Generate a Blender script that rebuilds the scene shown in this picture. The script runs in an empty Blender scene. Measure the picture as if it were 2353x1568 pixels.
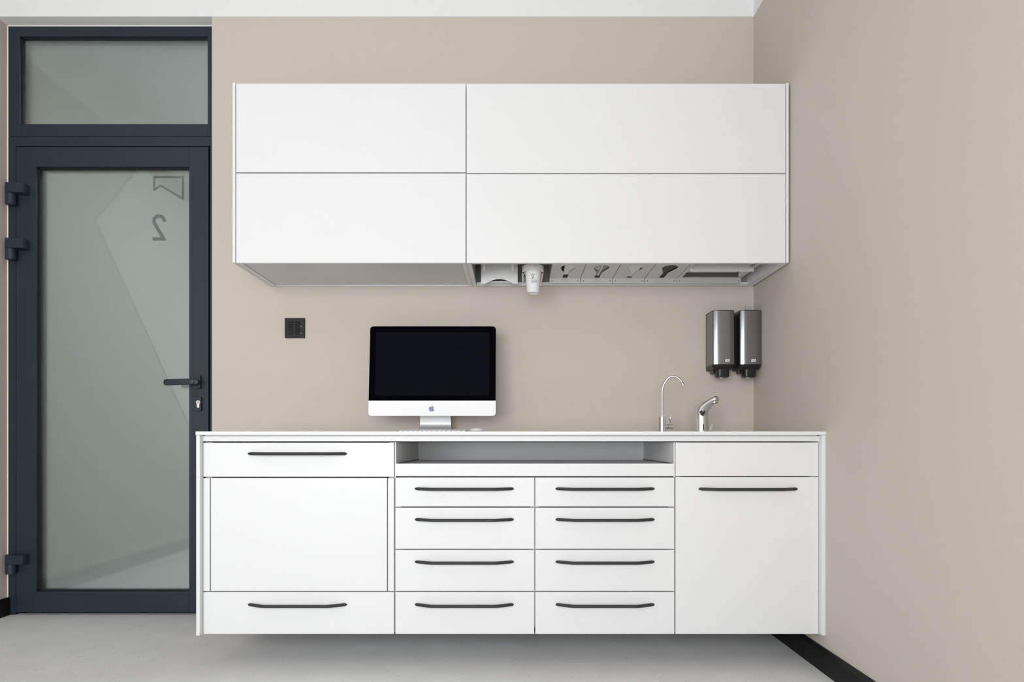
import bpy, bmesh, math
from mathutils import Vector, Matrix

# ------------------------------------------------------------------ camera, world, light
D = 2.76            # camera to cabinet wall, metres
E = 0.78            # eye height
F = 1438.0          # focal length in pixels of the 2353 x 1568 frame
S0 = F / D          # pixels per metre on the wall
HX, HY = 1182.0, 1016.0   # where the optical axis meets the frame

scene = bpy.context.scene
C = scene.collection
cam_d = bpy.data.cameras.new('camera')
cam_d.sensor_fit = 'HORIZONTAL'; cam_d.sensor_width = 36.0
cam_d.lens = 36.0 * F / 2353.0
cam_d.shift_x = (1176.5 - HX) / 2353.0
cam_d.shift_y = (HY - 784.0) / 2353.0
cam_d.clip_start = 0.05
cam = bpy.data.objects.new('camera', cam_d); C.objects.link(cam)
cam.location = (0, -D, E); cam.rotation_euler = (math.pi/2, 0, 0)
scene.camera = cam

w = bpy.data.worlds.new('world'); scene.world = w; w.use_nodes = True
bg = w.node_tree.nodes['Background']
bg.inputs['Color'].default_value = (0.80, 0.90, 1.0, 1); bg.inputs['Strength'].default_value = 1.0

def area(name, loc, rot, sx, sy, power, col=(1, 1, 1)):
    l = bpy.data.lights.new(name, 'AREA'); l.shape = 'RECTANGLE'
    l.size = sx; l.size_y = sy; l.energy = power; l.color = col
    o = bpy.data.objects.new(name, l); C.objects.link(o)
    o.location = loc; o.rotation_euler = rot
    return o
# daylight entering by the window behind the camera, lamp of the corridor
XL, XR, YB, ZC = -2.39, 1.055, -4.3, 3.05
WR = (-2.25, .55, .35, 2.02)                # rear window: x from, to, z from, to
area('daylight_rear_window', ((WR[0] + WR[1]) / 2, YB + .03, (WR[2] + WR[3]) / 2), (math.pi/2, 0, 0), WR[1] - WR[0] - .1, WR[3] - WR[2] - .1, 102, (.962, .984, 1.0))
area('corridor_lamp', (-.80, 1.25, 3.0), (0, 0, 0), .6, 0.6, 26, (.96, 1.0, .985))

scene.view_settings.view_transform = 'Standard'; scene.view_settings.look = 'None'
scene.view_settings.gamma = 1.0; scene.view_settings.use_curve_mapping = False
scene.view_settings.exposure = 0.0

# ------------------------------------------------------------------ helpers
def k(y): return F / (D + y)                     # pixels per metre at depth y (y < 0 is in front of the wall)
def X(px, y): return (px - HX) / k(y)
def Z(py, y): return E - (py - HY) / k(y)

def mat(name, col, rough=.5, metal=0.0, spec=.5, noise=None, bump=None, coat=0.0, trans=0.0, ior=1.45, coat_r=.03):
    m = bpy.data.materials.new(name); m.use_nodes = True
    nt = m.node_tree; b = nt.nodes['Principled BSDF']
    b.inputs['Base Color'].default_value = (*col, 1); b.inputs['Roughness'].default_value = rough
    b.inputs['Metallic'].default_value = metal; b.inputs['Specular IOR Level'].default_value = spec
    b.inputs['Coat Weight'].default_value = coat; b.inputs['Coat Roughness'].default_value = coat_r
    b.inputs['Transmission Weight'].default_value = trans; b.inputs['IOR'].default_value = ior
    tc = nt.nodes.new('ShaderNodeTexCoord')
    if noise:                                     # (scale, amount): mild mottling of the paint
        n = nt.nodes.new('ShaderNodeTexNoise'); n.inputs['Scale'].default_value = noise[0]; n.inputs['Detail'].default_value = 4
        nt.links.new(tc.outputs['Object'], n.inputs['Vector'])
        mx = nt.nodes.new('ShaderNodeMix'); mx.data_type = 'RGBA'
        mx.inputs[6].default_value = (*[c * (1 - noise[1]) for c in col], 1)
        mx.inputs[7].default_value = (*[min(1, c * (1 + noise[1])) for c in col], 1)
        nt.links.new(n.outputs['Fac'], mx.inputs[0]); nt.links.new(mx.outputs[2], b.inputs['Base Color'])
    if bump:
        n = nt.nodes.new('ShaderNodeTexNoise'); n.inputs['Scale'].default_value = bump[0]; n.inputs['Detail'].default_value = 3
        nt.links.new(tc.outputs['Object'], n.inputs['Vector'])
        bp = nt.nodes.new('ShaderNodeBump'); bp.inputs['Strength'].default_value = bump[1]; bp.inputs['Distance'].default_value = .002
        nt.links.new(n.outputs['Fac'], bp.inputs['Height']); nt.links.new(bp.outputs['Normal'], b.inputs['Normal'])
    return m

M = {}
M['beige'] = mat('beige_wall_paint', (.56, .505, .445), .75, noise=(1.6, .02), bump=(220, .06), spec=.3)
M['white_paint'] = mat('white_wall_paint', (.80, .80, .80), .7, noise=(2, .01), spec=.3)
M['lacquer'] = mat('white_lacquer', (.725, .725, .73), .38, noise=(3, .008), spec=.4)
M['carcass'] = mat('white_carcass_board', (.74, .74, .74), .5, noise=(3, .01))
M['worktop'] = mat('white_solid_surface', (.74, .74, .745), .35, noise=(40, .01))
M['anthracite'] = mat('anthracite_powder_coat', (.018, .026, .038), .45, noise=(300, .05), spec=.45)
M['gasket'] = mat('black_rubber', (.006, .007, .009), .6, noise=(90, .1))
M['black_base'] = mat('black_skirting', (.005, .005, .005), .5, noise=(30, .1), spec=.3)
M['handle'] = mat('dark_grey_handle_metal', (.035, .035, .036), .45, noise=(200, .06), metal=.2)
M['frost'] = mat('frosted_glass', (.68, .785, .795), .30, trans=1.0, coat=1.0, coat_r=.01, ior=1.45)
M['frost'].node_tree.nodes['Principled BSDF'].inputs['Coat IOR'].default_value = 2.0
M['alu'] = mat('silver_aluminium', (.62, .62, .63), .42, metal=.45, noise=(200, .02))
M['alu_chin'] = mat('bright_satin_aluminium', (.90, .90, .91), .5, metal=.0, noise=(200, .01))
M['screen_glass'] = mat('black_screen_glass', (.0012, .0012, .003), .03, noise=(5, .05), spec=.03)
M['display'] = mat('switched_off_display', (.0045, .0050, .0085), .06, noise=(5, .05), spec=.04)
M['emblem'] = mat('slate_emblem', (.16, .21, .30), .3, noise=(50, .03))
M['chrome'] = mat('polished_chrome', (.78, .78, .78), .08, metal=1.0, noise=(20, .01))
M['satin_steel'] = mat('satin_steel', (.62, .62, .62), .2, metal=1.0, noise=(60, .03))
M['black_plastic'] = mat('black_plastic', (.012, .012, .012), .3, noise=(60, .1))
M['switch_black'] = mat('matt_black_switch', (.010, .010, .0105), .5, noise=(90, .08), spec=.35)
M['grey_plastic'] = mat('dark_grey_plastic', (.09, .09, .09), .4, noise=(60, .05))
M['white_plastic'] = mat('white_plastic', (.80, .80, .80), .35, noise=(60, .01))
M['grey_print'] = mat('black_print', (.02, .02, .02), .6, noise=(60, .1))
M['white_print'] = mat('white_print', (.75, .75, .75), .6, noise=(60, .02))
M['sticker'] = mat('dark_sticker', (.03, .035, .035), .6, noise=(60, .05))
M['steel_sheet'] = mat('pale_steel_sheet', (.60, .60, .60), .4, metal=.35, noise=(60, .02))
M['dark_gloves'] = mat('black_nitrile', (.012, .012, .013), .5, noise=(60, .2))
M['grey_box'] = mat('grey_carton', (.33, .33, .33), .7, noise=(40, .15))
M['paper'] = mat('white_paper', (.74, .74, .74), .8, noise=(40, .03))
M['cup'] = mat('white_paper_cup', (.80, .80, .80), .6, noise=(80, .01))
M['sealant'] = mat('white_sealant', (.88, .86, .82), .6, noise=(60, .02))
M['clear'] = mat('clear_plastic', (.85, .93, .96), .05, trans=.9, noise=(20, .02))
M['corridor'] = mat('corridor_paint', (.60, .61, .57), .8, noise=(2, .03))
M['brass'] = mat('pale_nickel', (.85, .83, .76), .3, metal=.6, noise=(60, .03))

def brushed():
    m = mat('brushed_dark_steel', (.28, .285, .30), .25, metal=1.0)
    nt = m.node_tree; b = nt.nodes['Principled BSDF']
    tc = nt.nodes.new('ShaderNodeTexCoord'); mp = nt.nodes.new('ShaderNodeMapping')
    mp.inputs['Scale'].default_value = (20, 20, 900)
    n = nt.nodes.new('ShaderNodeTexNoise'); n.inputs['Scale'].default_value = 1.0; n.inputs['Detail'].default_value = 5
    r = nt.nodes.new('ShaderNodeMapRange'); r.inputs['To Min'].default_value = .17; r.inputs['To Max'].default_value = .27
    nt.links.new(tc.outputs['Object'], mp.inputs['Vector']); nt.links.new(mp.outputs['Vector'], n.inputs['Vector'])
    nt.links.new(n.outputs['Fac'], r.inputs['Value']); nt.links.new(r.outputs['Result'], b.inputs['Roughness'])
    b.inputs['Anisotropic'].default_value = .6
    return m
M['brushed'] = brushed()

def floor_mat():
    m = mat('speckled_grey_vinyl', (.42, .42, .42), .5, spec=.35)
    nt = m.node_tree; b = nt.nodes['Principled BSDF']; L = nt.links.new
    tc = nt.nodes.new('ShaderNodeTexCoord')
    n1 = nt.nodes.new('ShaderNodeTexNoise'); n1.inputs['Scale'].default_value = 9; n1.inputs['Detail'].default_value = 6
    mp = nt.nodes.new('ShaderNodeMapping'); mp.inputs['Rotation'].default_value = (0, 0, .5); mp.inputs['Scale'].default_value = (70, 160, 70)
    n2 = nt.nodes.new('ShaderNodeTexNoise'); n2.inputs['Scale'].default_value = 1; n2.inputs['Detail'].default_value = 2
    L(tc.outputs['Object'], n1.inputs['Vector']); L(tc.outputs['Object'], mp.inputs['Vector']); L(mp.outputs['Vector'], n2.inputs['Vector'])
    r1 = nt.nodes.new('ShaderNodeValToRGB'); r1.color_ramp.elements[0].position = .3; r1.color_ramp.elements[1].position = .7
    r1.color_ramp.elements[0].color = (.71, .71, .715, 1); r1.color_ramp.elements[1].color = (.76, .76, .765, 1)
    r2 = nt.nodes.new('ShaderNodeValToRGB')
    e = r2.color_ramp.elements
    e[0].position = .25; e[0].color = (.45, .45, .45, 1); e[1].position = .33; e[1].color = (1, 1, 1, 1)
    e2 = e.new(.72); e2.color = (1, 1, 1, 1); e3 = e.new(.80); e3.color = (1.35, 1.35, 1.35, 1)
    L(n1.outputs['Fac'], r1.inputs['Fac']); L(n2.outputs['Fac'], r2.inputs['Fac'])
    mx = nt.nodes.new('ShaderNodeMix'); mx.data_type = 'RGBA'; mx.blend_type = 'MULTIPLY'; mx.inputs[0].default_value = 1
    L(r1.outputs['Color'], mx.inputs[6]); L(r2.outputs['Color'], mx.inputs[7]); L(mx.outputs[2], b.inputs['Base Color'])
    return m
M['floor'] = floor_mat()

def bx(bm, x0, x1, y0, y1, z0, z1, bev=0.0, seg=1):
    x0, x1 = min(x0, x1), max(x0, x1); y0, y1 = min(y0, y1), max(y0, y1); z0, z1 = min(z0, z1), max(z0, z1)
    r = bmesh.ops.create_cube(bm, size=1.0)
    vs = r['verts']
    for v in vs:
        v.co = Vector((x0 + (v.co.x + .5) * (x1 - x0), y0 + (v.co.y + .5) * (y1 - y0), z0 + (v.co.z + .5) * (z1 - z0)))
    if bev:
        es = list({e for v in vs for e in v.link_edges})
        bmesh.ops.bevel(bm, geom=es, offset=bev, segments=seg, profile=.5, affect='EDGES')

def ring_loft(bm, rings, cap0=True, cap1=True):
    """rings: lists of equal length of 3-D points, joined into one skin"""
    R = [[bm.verts.new(p) for p in r] for r in rings]
    n = len(R[0])
    for a, b in zip(R, R[1:]):
        for i in range(n):
            j = (i + 1) % n
            bm.faces.new((a[i], a[j], b[j], b[i]))
    if cap0: bm.faces.new(list(reversed(R[0])))
    if cap1: bm.faces.new(R[-1])

def circle(c, ax, ay, rx, ry=None, n=24):
    ry = rx if ry is None else ry
    c, ax, ay = Vector(c), Vector(ax), Vector(ay)
    return [c + ax * (rx * math.cos(2*math.pi*i/n)) + ay * (ry * math.sin(2*math.pi*i/n)) for i in range(n)]

def cyl(bm, a, b, r0, r1=None, n=24):
    a, b = Vector(a), Vector(b); r1 = r0 if r1 is None else r1
    d = (b - a).normalized()
    u = d.orthogonal().normalized(); v = d.cross(u)
    ring_loft(bm, [circle(a, u, v, r0, n=n), circle(b, u, v, r1, n=n)])

def tube(bm, pts, rad, n=14):
    pts = [Vector(p) for p in pts]; rings = []; u = None
    for i, p in enumerate(pts):
        d = (pts[min(i+1, len(pts)-1)] - pts[max(i-1, 0)]).normalized()
        u = (u - d * u.dot(d)).normalized() if u else d.orthogonal().normalized()
        r = rad[i] if isinstance(rad, (list, tuple)) else rad
        rings.append(circle(p, u, d.cross(u), r, n=n))
    ring_loft(bm, rings)

def prism(bm, poly, axis, a, b):
    """poly of 2-D points extruded along axis between a and b ('y': points are x,z; 'z': x,y; 'x': y,z)"""
    f = {'y': lambda p, t: (p[0], t, p[1]), 'z': lambda p, t: (p[0], p[1], t), 'x': lambda p, t: (t, p[0], p[1])}[axis]
    ring_loft(bm, [[f(p, a) for p in poly], [f(p, b) for p in poly]])

def rounded(x0, x1, z0, z1, rad, seg=6):
    """rounded rectangle; rad: one radius or four (bottom-left, bottom-right, top-right, top-left)"""
    rs = rad if isinstance(rad, (list, tuple)) else [rad] * 4
    out = []
    for (cx, cz, sx, sz, a0), r in zip(((x0, z0, 1, 1, 180), (x1, z0, -1, 1, 270), (x1, z1, -1, -1, 0), (x0, z1, 1, -1, 90)), rs):
        if r <= 0: out.append((cx, cz)); continue
        for i in range(seg + 1):
            a = math.radians(a0 + 90 * i / seg)
            out.append((cx + sx * r + r * math.cos(a), cz + sz * r + r * math.sin(a)))
    return out

def obj(name, bm, m, parent=None, smooth=None):
    bmesh.ops.recalc_face_normals(bm, faces=bm.faces[:])
    me = bpy.data.meshes.new(name)
    if smooth is not None:
        for f in bm.faces: f.smooth = True
        for e in bm.edges:
            e.smooth = len(e.link_faces) == 2 and e.calc_face_angle(0) < math.radians(smooth)
    bm.to_mesh(me); bm.free()
    me.materials.append(M[m] if isinstance(m, str) else m)
    o = bpy.data.objects.new(name, me); C.objects.link(o)
    if parent: o.parent = parent
    return o

def box(name, m, parent, *a, bev=0.0, seg=1):
    bm = bmesh.new(); bx(bm, *a, bev=bev, seg=seg)
    return obj(name, bm, m, parent)

def thing(name, label, cat, group=None):
    o = bpy.data.objects.new(name, None); C.objects.link(o); o.empty_display_size = .05
    return tag(o, label, cat, group)

def tag(o, label, cat, group=None):
    o['label'] = label; o['category'] = cat
    if group: o['group'] = group
    return o

def struct(o, label=None):
    o['kind'] = 'structure'
    if label: o['label'] = label
    return o

def sbox(name, m, label, *a, bev=0.0):
    return struct(box(name, m, None, *a, bev=bev), label)

def text_mesh(body, size, align='CENTER'):
    cu = bpy.data.curves.new('lettering', 'FONT'); cu.body = body; cu.size = size; cu.align_x = align; cu.extrude = 0.0
    t = bpy.data.objects.new('lettering', cu); C.objects.link(t)
    dg = bpy.context.evaluated_depsgraph_get(); dg.update()
    me = bpy.data.meshes.new_from_object(t.evaluated_get(dg))
    bpy.data.objects.remove(t); bpy.data.curves.remove(cu)
    return me

def stroke(bm, pts, wd, y0, y1, closed=False):
    """a mitred ribbon of width wd along 2-D points (x,z), extruded from y0 to y1"""
    P = [Vector(p) for p in pts]; n = len(P); L_, R_ = [], []
    for i in range(n):
        pr = P[i-1] if (i > 0 or closed) else None
        nx = P[(i+1) % n] if (i < n-1 or closed) else None
        d0 = (P[i] - pr).normalized() if pr is not None else (nx - P[i]).normalized()
        d1 = (nx - P[i]).normalized() if nx is not None else d0
        n0 = Vector((-d0.y, d0.x)); n1 = Vector((-d1.y, d1.x))
        m_ = (n0 + n1).normalized(); s = wd / 2 / max(.3, m_.dot(n0))
        L_.append(P[i] + m_ * s); R_.append(P[i] - m_ * s)
    vs = [[bm.verts.new((p.x, y, p.y)) for p in side] for y in (y0, y1) for side in (L_, R_)]
    l0, r0, l1, r1 = vs
    for i in range(n if closed else n - 1):
        j = (i + 1) % n
        bm.faces.new((l0[i], l0[j], r0[j], r0[i])); bm.faces.new((l1[i], r1[i], r1[j], l1[j]))
        bm.faces.new((l0[i], l1[i], l1[j], l0[j])); bm.faces.new((r0[i], r0[j], r1[j], r1[i]))
    if not closed:
        bm.faces.new((l0[0], r0[0], r1[0], l1[0])); bm.faces.new((l0[-1], l1[-1], r1[-1], r0[-1]))

# ------------------------------------------------------------------ the room
YD = 0.062                                  # face of the door frame, set back from the cabinet wall
XJ = X(18, YD)                              # left reveal of the door alcove
XA = X(487, 0)                              # right edge of the door alcove
ZS = Z(38, 0)                               # lower edge of the white upper band
sbox('floor', 'floor', 'grey speckled vinyl floor', XL - .2, XR + .2, YB - .2, 2.4, -.1, 0)
sbox('ceiling', 'white_paint', 'white ceiling', XL - .2, XR + .2, YB - .2, .25, ZC, ZC + .1)
sbox('wall_back', 'beige', 'beige wall behind the white cabinets', XA, XR + .2, 0, .25, 0, ZS)
sbox('wall_right', 'beige', 'beige wall on the right', XR, XR + .2, YB - .2, 0, 0, ZS)
sbox('trim_1', 'white_paint', 'white upper wall band above the cabinets and the door', XL - .2, XR + .2, 0, .25, ZS, ZC)
sbox('trim_2', 'white_paint', 'white upper band of the right wall', XR, XR + .2, YB - .2, 0, ZS, ZC)
sbox('trim_3', 'white_paint', 'white upper band of the left wall', XL - .2, XL, YB - .2, 0, ZS, ZC)
sbox('wall_reveal', 'beige', 'beige reveal left of the door', XL - .2, XJ, 0, .25, 0, ZS)
# left wall; rear wall with its window opening
sbox('wall_left', 'beige', 'beige wall on the left', XL - .2, XL, YB - .2, 0, 0, ZS)
bm = bmesh.new()
bx(bm, XL, WR[0], YB - .2, YB, 0, ZC); bx(bm, WR[1], XR, YB - .2, YB, 0, ZC)
bx(bm, WR[0], WR[1], YB - .2, YB, 0, WR[2]); bx(bm, WR[0], WR[1], YB - .2, YB, WR[3], ZC)
struct(obj('wall_rear', bm, 'beige'), 'beige wall behind the viewer')
def window(name, label, a0, a1, z0, z1, axis):
    w_ = thing(name, label, 'window'); del w_['category']; struct(w_, label)
    def b_(nm, mm, u0, u1, v0, v1, d0, d1):
        a = (u0, u1, YB - .12 + d0, YB - .12 + d1, v0, v1) if axis == 'x' else (XL - .12 + d0, XL - .12 + d1, u0, u1, v0, v1)
        return box(nm, mm, w_, *a, bev=.002)
    t = .06; mid = (a0 + a1) / 2
    b_('window_frame', 'anthracite', a0, a0 + t, z0, z1, 0, .06); b_('window_frame', 'anthracite', a1 - t, a1, z0, z1, 0, .06)
    b_('window_frame', 'anthracite', a0 + t, a1 - t, z0, z0 + t, 0, .06); b_('window_frame', 'anthracite', a0 + t, a1 - t, z1 - t, z1, 0, .06)
    b_('mullion', 'anthracite', mid - t/2, mid + t/2, z0 + t, z1 - t, 0, .06)
    b_('pane', 'clear', a0 + t, mid - t/2, z0 + t, z1 - t, .025, .031); b_('pane', 'clear', mid + t/2, a1 - t, z0 + t, z1 - t, .025, .031)
window('window_1', 'window behind the viewer', WR[0], WR[1], WR[2], WR[3], 'x')

# skirtings: upright with a sloped top edge
def skirt(name, label, pts, p0, p1, axis):
    bm = bmesh.new(); prism(bm, pts, axis, p0, p1)
    return struct(obj(name, bm, 'black_base'), label)
hb = .08
skirt('baseboard_right', 'black skirting along the right wall', [(XR, 0), (XR - .014, 0), (XR - .014, hb - .012), (XR - .006, hb), (XR, hb)], YB, 0, 'y')
skirt('baseboard_back', 'black skirting under the cabinets', [(0, 0), (-.014, 0), (-.014, hb - .012), (-.006, hb), (0, hb)], XA, XR - .015, 'x')
skirt('baseboard_reveal', 'black skirting left of the door', [(XJ, 0), (XJ + .012, 0), (XJ + .012, hb - .004), (XJ + .008, hb), (XJ, hb)], 0, YD, 'y')
skirt('baseboard_left', 'black skirting along the left wall', [(XL, 0), (XL + .014, 0), (XL + .014, hb - .012), (XL + .006, hb), (XL, hb)], YB, 0, 'y')
sbox('trim_4', 'sealant', 'thin white sealant line beside the door frame', XJ, XJ + .003, YD - .004, YD + .01, hb, ZS)
sbox('trim_5', 'sealant', 'thin white sealant line above the door frame', XJ, XA + .05, YD - .004, YD + .01, ZS - .003, ZS)
# corridor behind the frosted door
sbox('wall_corridor', 'corridor', 'corridor wall behind the frosted door', XL - .2, XA + 1.2, 2.2, 2.4, 0, ZC)
sbox('wall_corridor_left', 'corridor', 'corridor end wall', XL - .4, XL - .2, .25, 2.4, 0, ZC)
sbox('wall_corridor_right', 'corridor', 'corridor end wall on the right', XA + 1.0, XA + 1.2, .25, 2.2, 0, ZC)
sbox('ceiling_corridor', 'white_paint', 'corridor ceiling', XL - .4, XA + 1.2, .25, 2.4, ZC, ZC + .1)

# white angular panel on the left wall, seen mirrored in the door glass
bm = bmesh.new()
prism(bm, [(-.65, 2.04), (-1.07, 2.53), (-2.4, 2.53), (-2.4, .35), (-1.95, .35), (-1.66, .92)], 'x', XL, XL + .006)
tag(obj('wall_panel', bm, 'white_paint'), 'white angular panel on the left wall, mirrored faintly in the door glass', 'panel')

# ------------------------------------------------------------------ the door
door = thing('door_1', 'anthracite door with frosted glass and transom light', 'door'); del door['category']; struct(door)
ydx = lambda px: X(px, YD)
ydz = lambda py: Z(py, YD)
fx0, fx1 = XJ + .003, XA + .03
gx0, gx1 = ydx(45), ydx(477)                # transom light opening
gz0, gz1 = ydz(285), ydz(83)
lx0, lx1 = ydx(38), ydx(480)                # leaf
lz0, lz1 = .012, ydz(338.5)
px0, px1 = ydx(84), ydx(435.5)              # leaf glass opening
pz0, pz1 = ydz(1360), ydz(384)
fd = .07                                    # depth of the frame profile
def part(n, m, p, *a, bev=.0008): return box(n, m, p, *a, bev=bev)
part('frame_jamb', 'anthracite', door, fx0, lx0 - .005, YD, YD + fd, 0, ydz(314))
part('frame_jamb', 'anthracite', door, lx1 + .005, fx1, YD, YD + fd, 0, ydz(314))
part('frame_head', 'anthracite', door, lx0 - .005, lx1 + .005, YD, YD + fd, lz1 + .005, ydz(314))
tr = bmesh.new()
za, zb = ydz(313), ZS - .003
bx(tr, fx0, gx0, YD, YD + fd, za, zb, .0008); bx(tr, gx1, fx1, YD, YD + fd, za, zb, .0008)
bx(tr, gx0, gx1, YD, YD + fd, za, gz0, .0008); bx(tr, gx0, gx1, YD, YD + fd, gz1, zb, .0008)
trans = obj('transom_frame', tr, 'anthracite', door)
def gasket(parent, x0, x1, z0, z1, t=.005):
    bm = bmesh.new()
    y0, y1 = YD + .012, YD + .045
    bx(bm, x0 - .001, x0 + t, y0, y1, z0, z1); bx(bm, x1 - t, x1 + .001, y0, y1, z0, z1)
    bx(bm, x0, x1, y0, y1, z0 - .001, z0 + t); bx(bm, x0, x1, y0, y1, z1 - t, z1 + .001)
    obj('gasket', bm, 'gasket', parent)
gasket(trans, gx0, gx1, gz0, gz1); box('glass_pane', 'frost', trans, gx0 + .002, gx1 - .002, YD + .018, YD + .024, gz0 + .002, gz1 - .002)
lf = bmesh.new()
bx(lf, lx0, px0, YD - .004, YD + fd - .004, lz0, lz1, .0012); bx(lf, px1, lx1, YD - .004, YD + fd - .004, lz0, lz1, .0012)
bx(lf, px0, px1, YD - .004, YD + fd - .004, lz0, pz0, .0012); bx(lf, px0, px1, YD - .004, YD + fd - .004, pz1, lz1, .0012)
leaf = obj('door_leaf', lf, 'anthracite', door)
gasket(leaf, px0, px1, pz0, pz1); box('glass_pane', 'frost', leaf, px0 + .002, px1 - .002, YD + .018, YD + .024, pz0 + .002, pz1 - .002)
rb = bmesh.new()                            # rebate strips that close the gaps round the leaf
bx(rb, lx0 - .006, lx0 + .02, YD + .03, YD + fd - .001, .0, lz1 + .006); bx(rb, lx1 - .02, lx1 + .006, YD + .03, YD + fd - .001, .0, lz1 + .006)
bx(rb, lx0, lx1, YD + .03, YD + fd - .001, lz1 - .02, lz1 + .006); bx(rb, lx0, lx1, YD + .03, YD + fd, .0, lz0 + .01)
obj('rebate_seal', rb, 'gasket', door)
# the signs on the far face of the glass: an angular pennant and a 2, seen from behind
ys = YD + .029
bm = bmesh.new()
q = lambda a, b: (X(a, ys), Z(b, ys))
stroke(bm, [q(355, 407.5), q(421, 407.5), q(421, 458), q(369.5, 427), q(355, 436)], .0095, ys, ys + .001, closed=True)
obj('pennant_sign', bm, 'sticker', leaf)
bm = bmesh.new()
two = [(.93, .70)] + [(.5 + .43 * math.cos(math.radians(a)), .735 + .215 * math.sin(math.radians(a))) for a in range(8, 181, 14)]
two = [(0.07, .72)] + [(.5 + .43 * math.cos(math.radians(a)), .76 + .19 * math.sin(math.radians(a))) for a in range(180, -31, -15)] + [(.12, .06), (1.0, .06)]
stroke(bm, [q(380 - 28 * u, 553 - 59 * v) for u, v in two], .0155, ys, ys + .001)
obj('number_sign', bm, 'sticker', leaf)
# hinges
for i, (pt, pm, pb) in enumerate(((421, 446, 473), (548, 573, 599), (1273, 1297, 1321))):
    yh = YD - .026
    z1, zm, z0 = Z(pt + 2, yh), Z(pm, yh), Z(pb - 2, yh)
    cx, r = X(25, yh), .021
    bm = bmesh.new()
    prof = [(cx + r * math.cos(math.radians(a)), yh + r * math.sin(math.radians(a))) for a in range(100, 271, 17)]
    prof += [(X(59, yh), yh - .017), (X(59, yh), YD - .004), (cx, YD - .004)]
    prism(bm, prof, 'z', zm + .0012, z1)
    h = obj('hinge', bm, 'anthracite', leaf, smooth=35)
    bm = bmesh.new(); cyl(bm, (cx, yh, z0), (cx, yh, zm), r * .98, n=28)
    bx(bm, cx - r, cx + .006, yh, YD, z0 + .003, zm - .002)
    obj('hinge_knuckle', bm, 'anthracite', leaf, smooth=35)
# lever handle, rose and key cylinder
yr = YD - .004
bm = bmesh.new(); rr = rounded(X(445, yr), X(463.5, yr), Z(894, yr), Z(863, yr), .007, 5)
prism(bm, rr, 'y', yr, yr - .014); obj('handle_rose', bm, 'anthracite', leaf, smooth=40)
bm = bmesh.new()
yl = yr - .052
cyl(bm, (X(455, yr), yr - .012, Z(878, yr)), (X(449, yl), yl, Z(878, yl)), .010, n=20)
ring = lambda px, pa, pb_, d: rounded(yl - d, yl + .006, Z(pb_, yl), Z(pa, yl), .004, 3)
def lever_ring(px, za_, zb_, d): return [(X(px, yl), a, b) for a, b in rounded(yl - d, yl + .007, Z(zb_, yl), Z(za_, yl), .0035, 3)]
ring_loft(bm, [lever_ring(376.5, 876.5, 882.5, .004), lever_ring(378, 873, 885, .005), lever_ring(381, 872, 886, .006), lever_ring(420, 871, 885, .006),
               lever_ring(440, 870.3, 884, .007), lever_ring(445, 872, 883, .006), lever_ring(447, 875, 880, .004)])
obj('lever_handle', bm, 'anthracite', leaf, smooth=40)
bm = bmesh.new(); prism(bm, rounded(X(450, yr), X(465, yr), Z(945, yr), Z(913, yr), .007, 5), 'y', yr, yr - .011)
obj('key_escutcheon', bm, 'anthracite', leaf, smooth=40)
yk = yr - .011
kx, kz = X(455.5, yk), Z(925, yk)
bm = bmesh.new(); cyl(bm, (kx, yk + .002, kz), (kx, yk - .002, kz), .0088, n=24)
prism(bm, rounded(kx - .0054, kx + .0054, kz - .0245, kz, .005, 4), 'y', yk + .002, yk - .0018)
obj('key_cylinder', bm, 'brass', leaf)
bm = bmesh.new(); bx(bm, kx - .0012, kx + .0012, yk - .003, yk - .001, kz - .006, kz + .006); obj('keyhole', bm, 'gasket', leaf)

# ------------------------------------------------------------------ base cabinets
YP, YF, YT = -.637, -.615, -.642            # end panels, drawer fronts, worktop front
fX = lambda px: X(px, YF)
fZ = lambda py: Z(py, YF)
ZB = Z(1461.5, YP)                          # underside of the cabinets
ZW = Z(992, YT); ZW0 = Z(1000, YT)          # worktop
ZF = fZ(1016)                               # underside of the fascia
FT = .018                                   # thickness of a front

def front(parent, name, x0, x1, p0, p1, dy=0.0):
    return box(name, 'lacquer', parent, fX(x0), fX(x1), YF + dy, YF + FT + dy, fZ(p1), fZ(p0), bev=.0010, seg=2)

# one handle mesh shared by all
hbm = bmesh.new()
prof = [(-.0044, .0018), (-.0044, -.0018), (-.002, -.005), (.002, -.005), (.0044, -.0018), (.0044, .0018), (.002, .005), (-.002, .005)]
prof = [(-.0040, .0007), (-.0040, -.0007), (-.0015, -.0051), (.0030, -.0051), (.0042, -.002), (.0042, .002), (.0030, .0051), (-.0015, .0051)]
secs = [(-.1695, -.003, .25), (-.1665, -.0038, .72), (-.1605, -.0055, 1.0), (-.150, -.0105, 1), (-.114, -.0265, 1), (-.109, -.0282, 1), (-.104, -.0286, 1)]
secs = secs + [(-a, b, c) for a, b, c in reversed(secs)]
ring_loft(hbm, [[(sx + s * 0, sy + s * a, s * b) for a, b in prof] for sx, sy, s in secs])
bmesh.ops.recalc_face_normals(hbm, faces=hbm.faces[:])
handle_me = bpy.data.meshes.new('handle'); hbm.to_mesh(handle_me); hbm.free(); handle_me.materials.append(M['handle'])
def handle(parent, xc, py):
    o = bpy.data.objects.new('handle', handle_me); C.objects.link(o); o.parent = parent
    o.location = (fX(xc), YF, fZ(py)); return o

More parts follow.
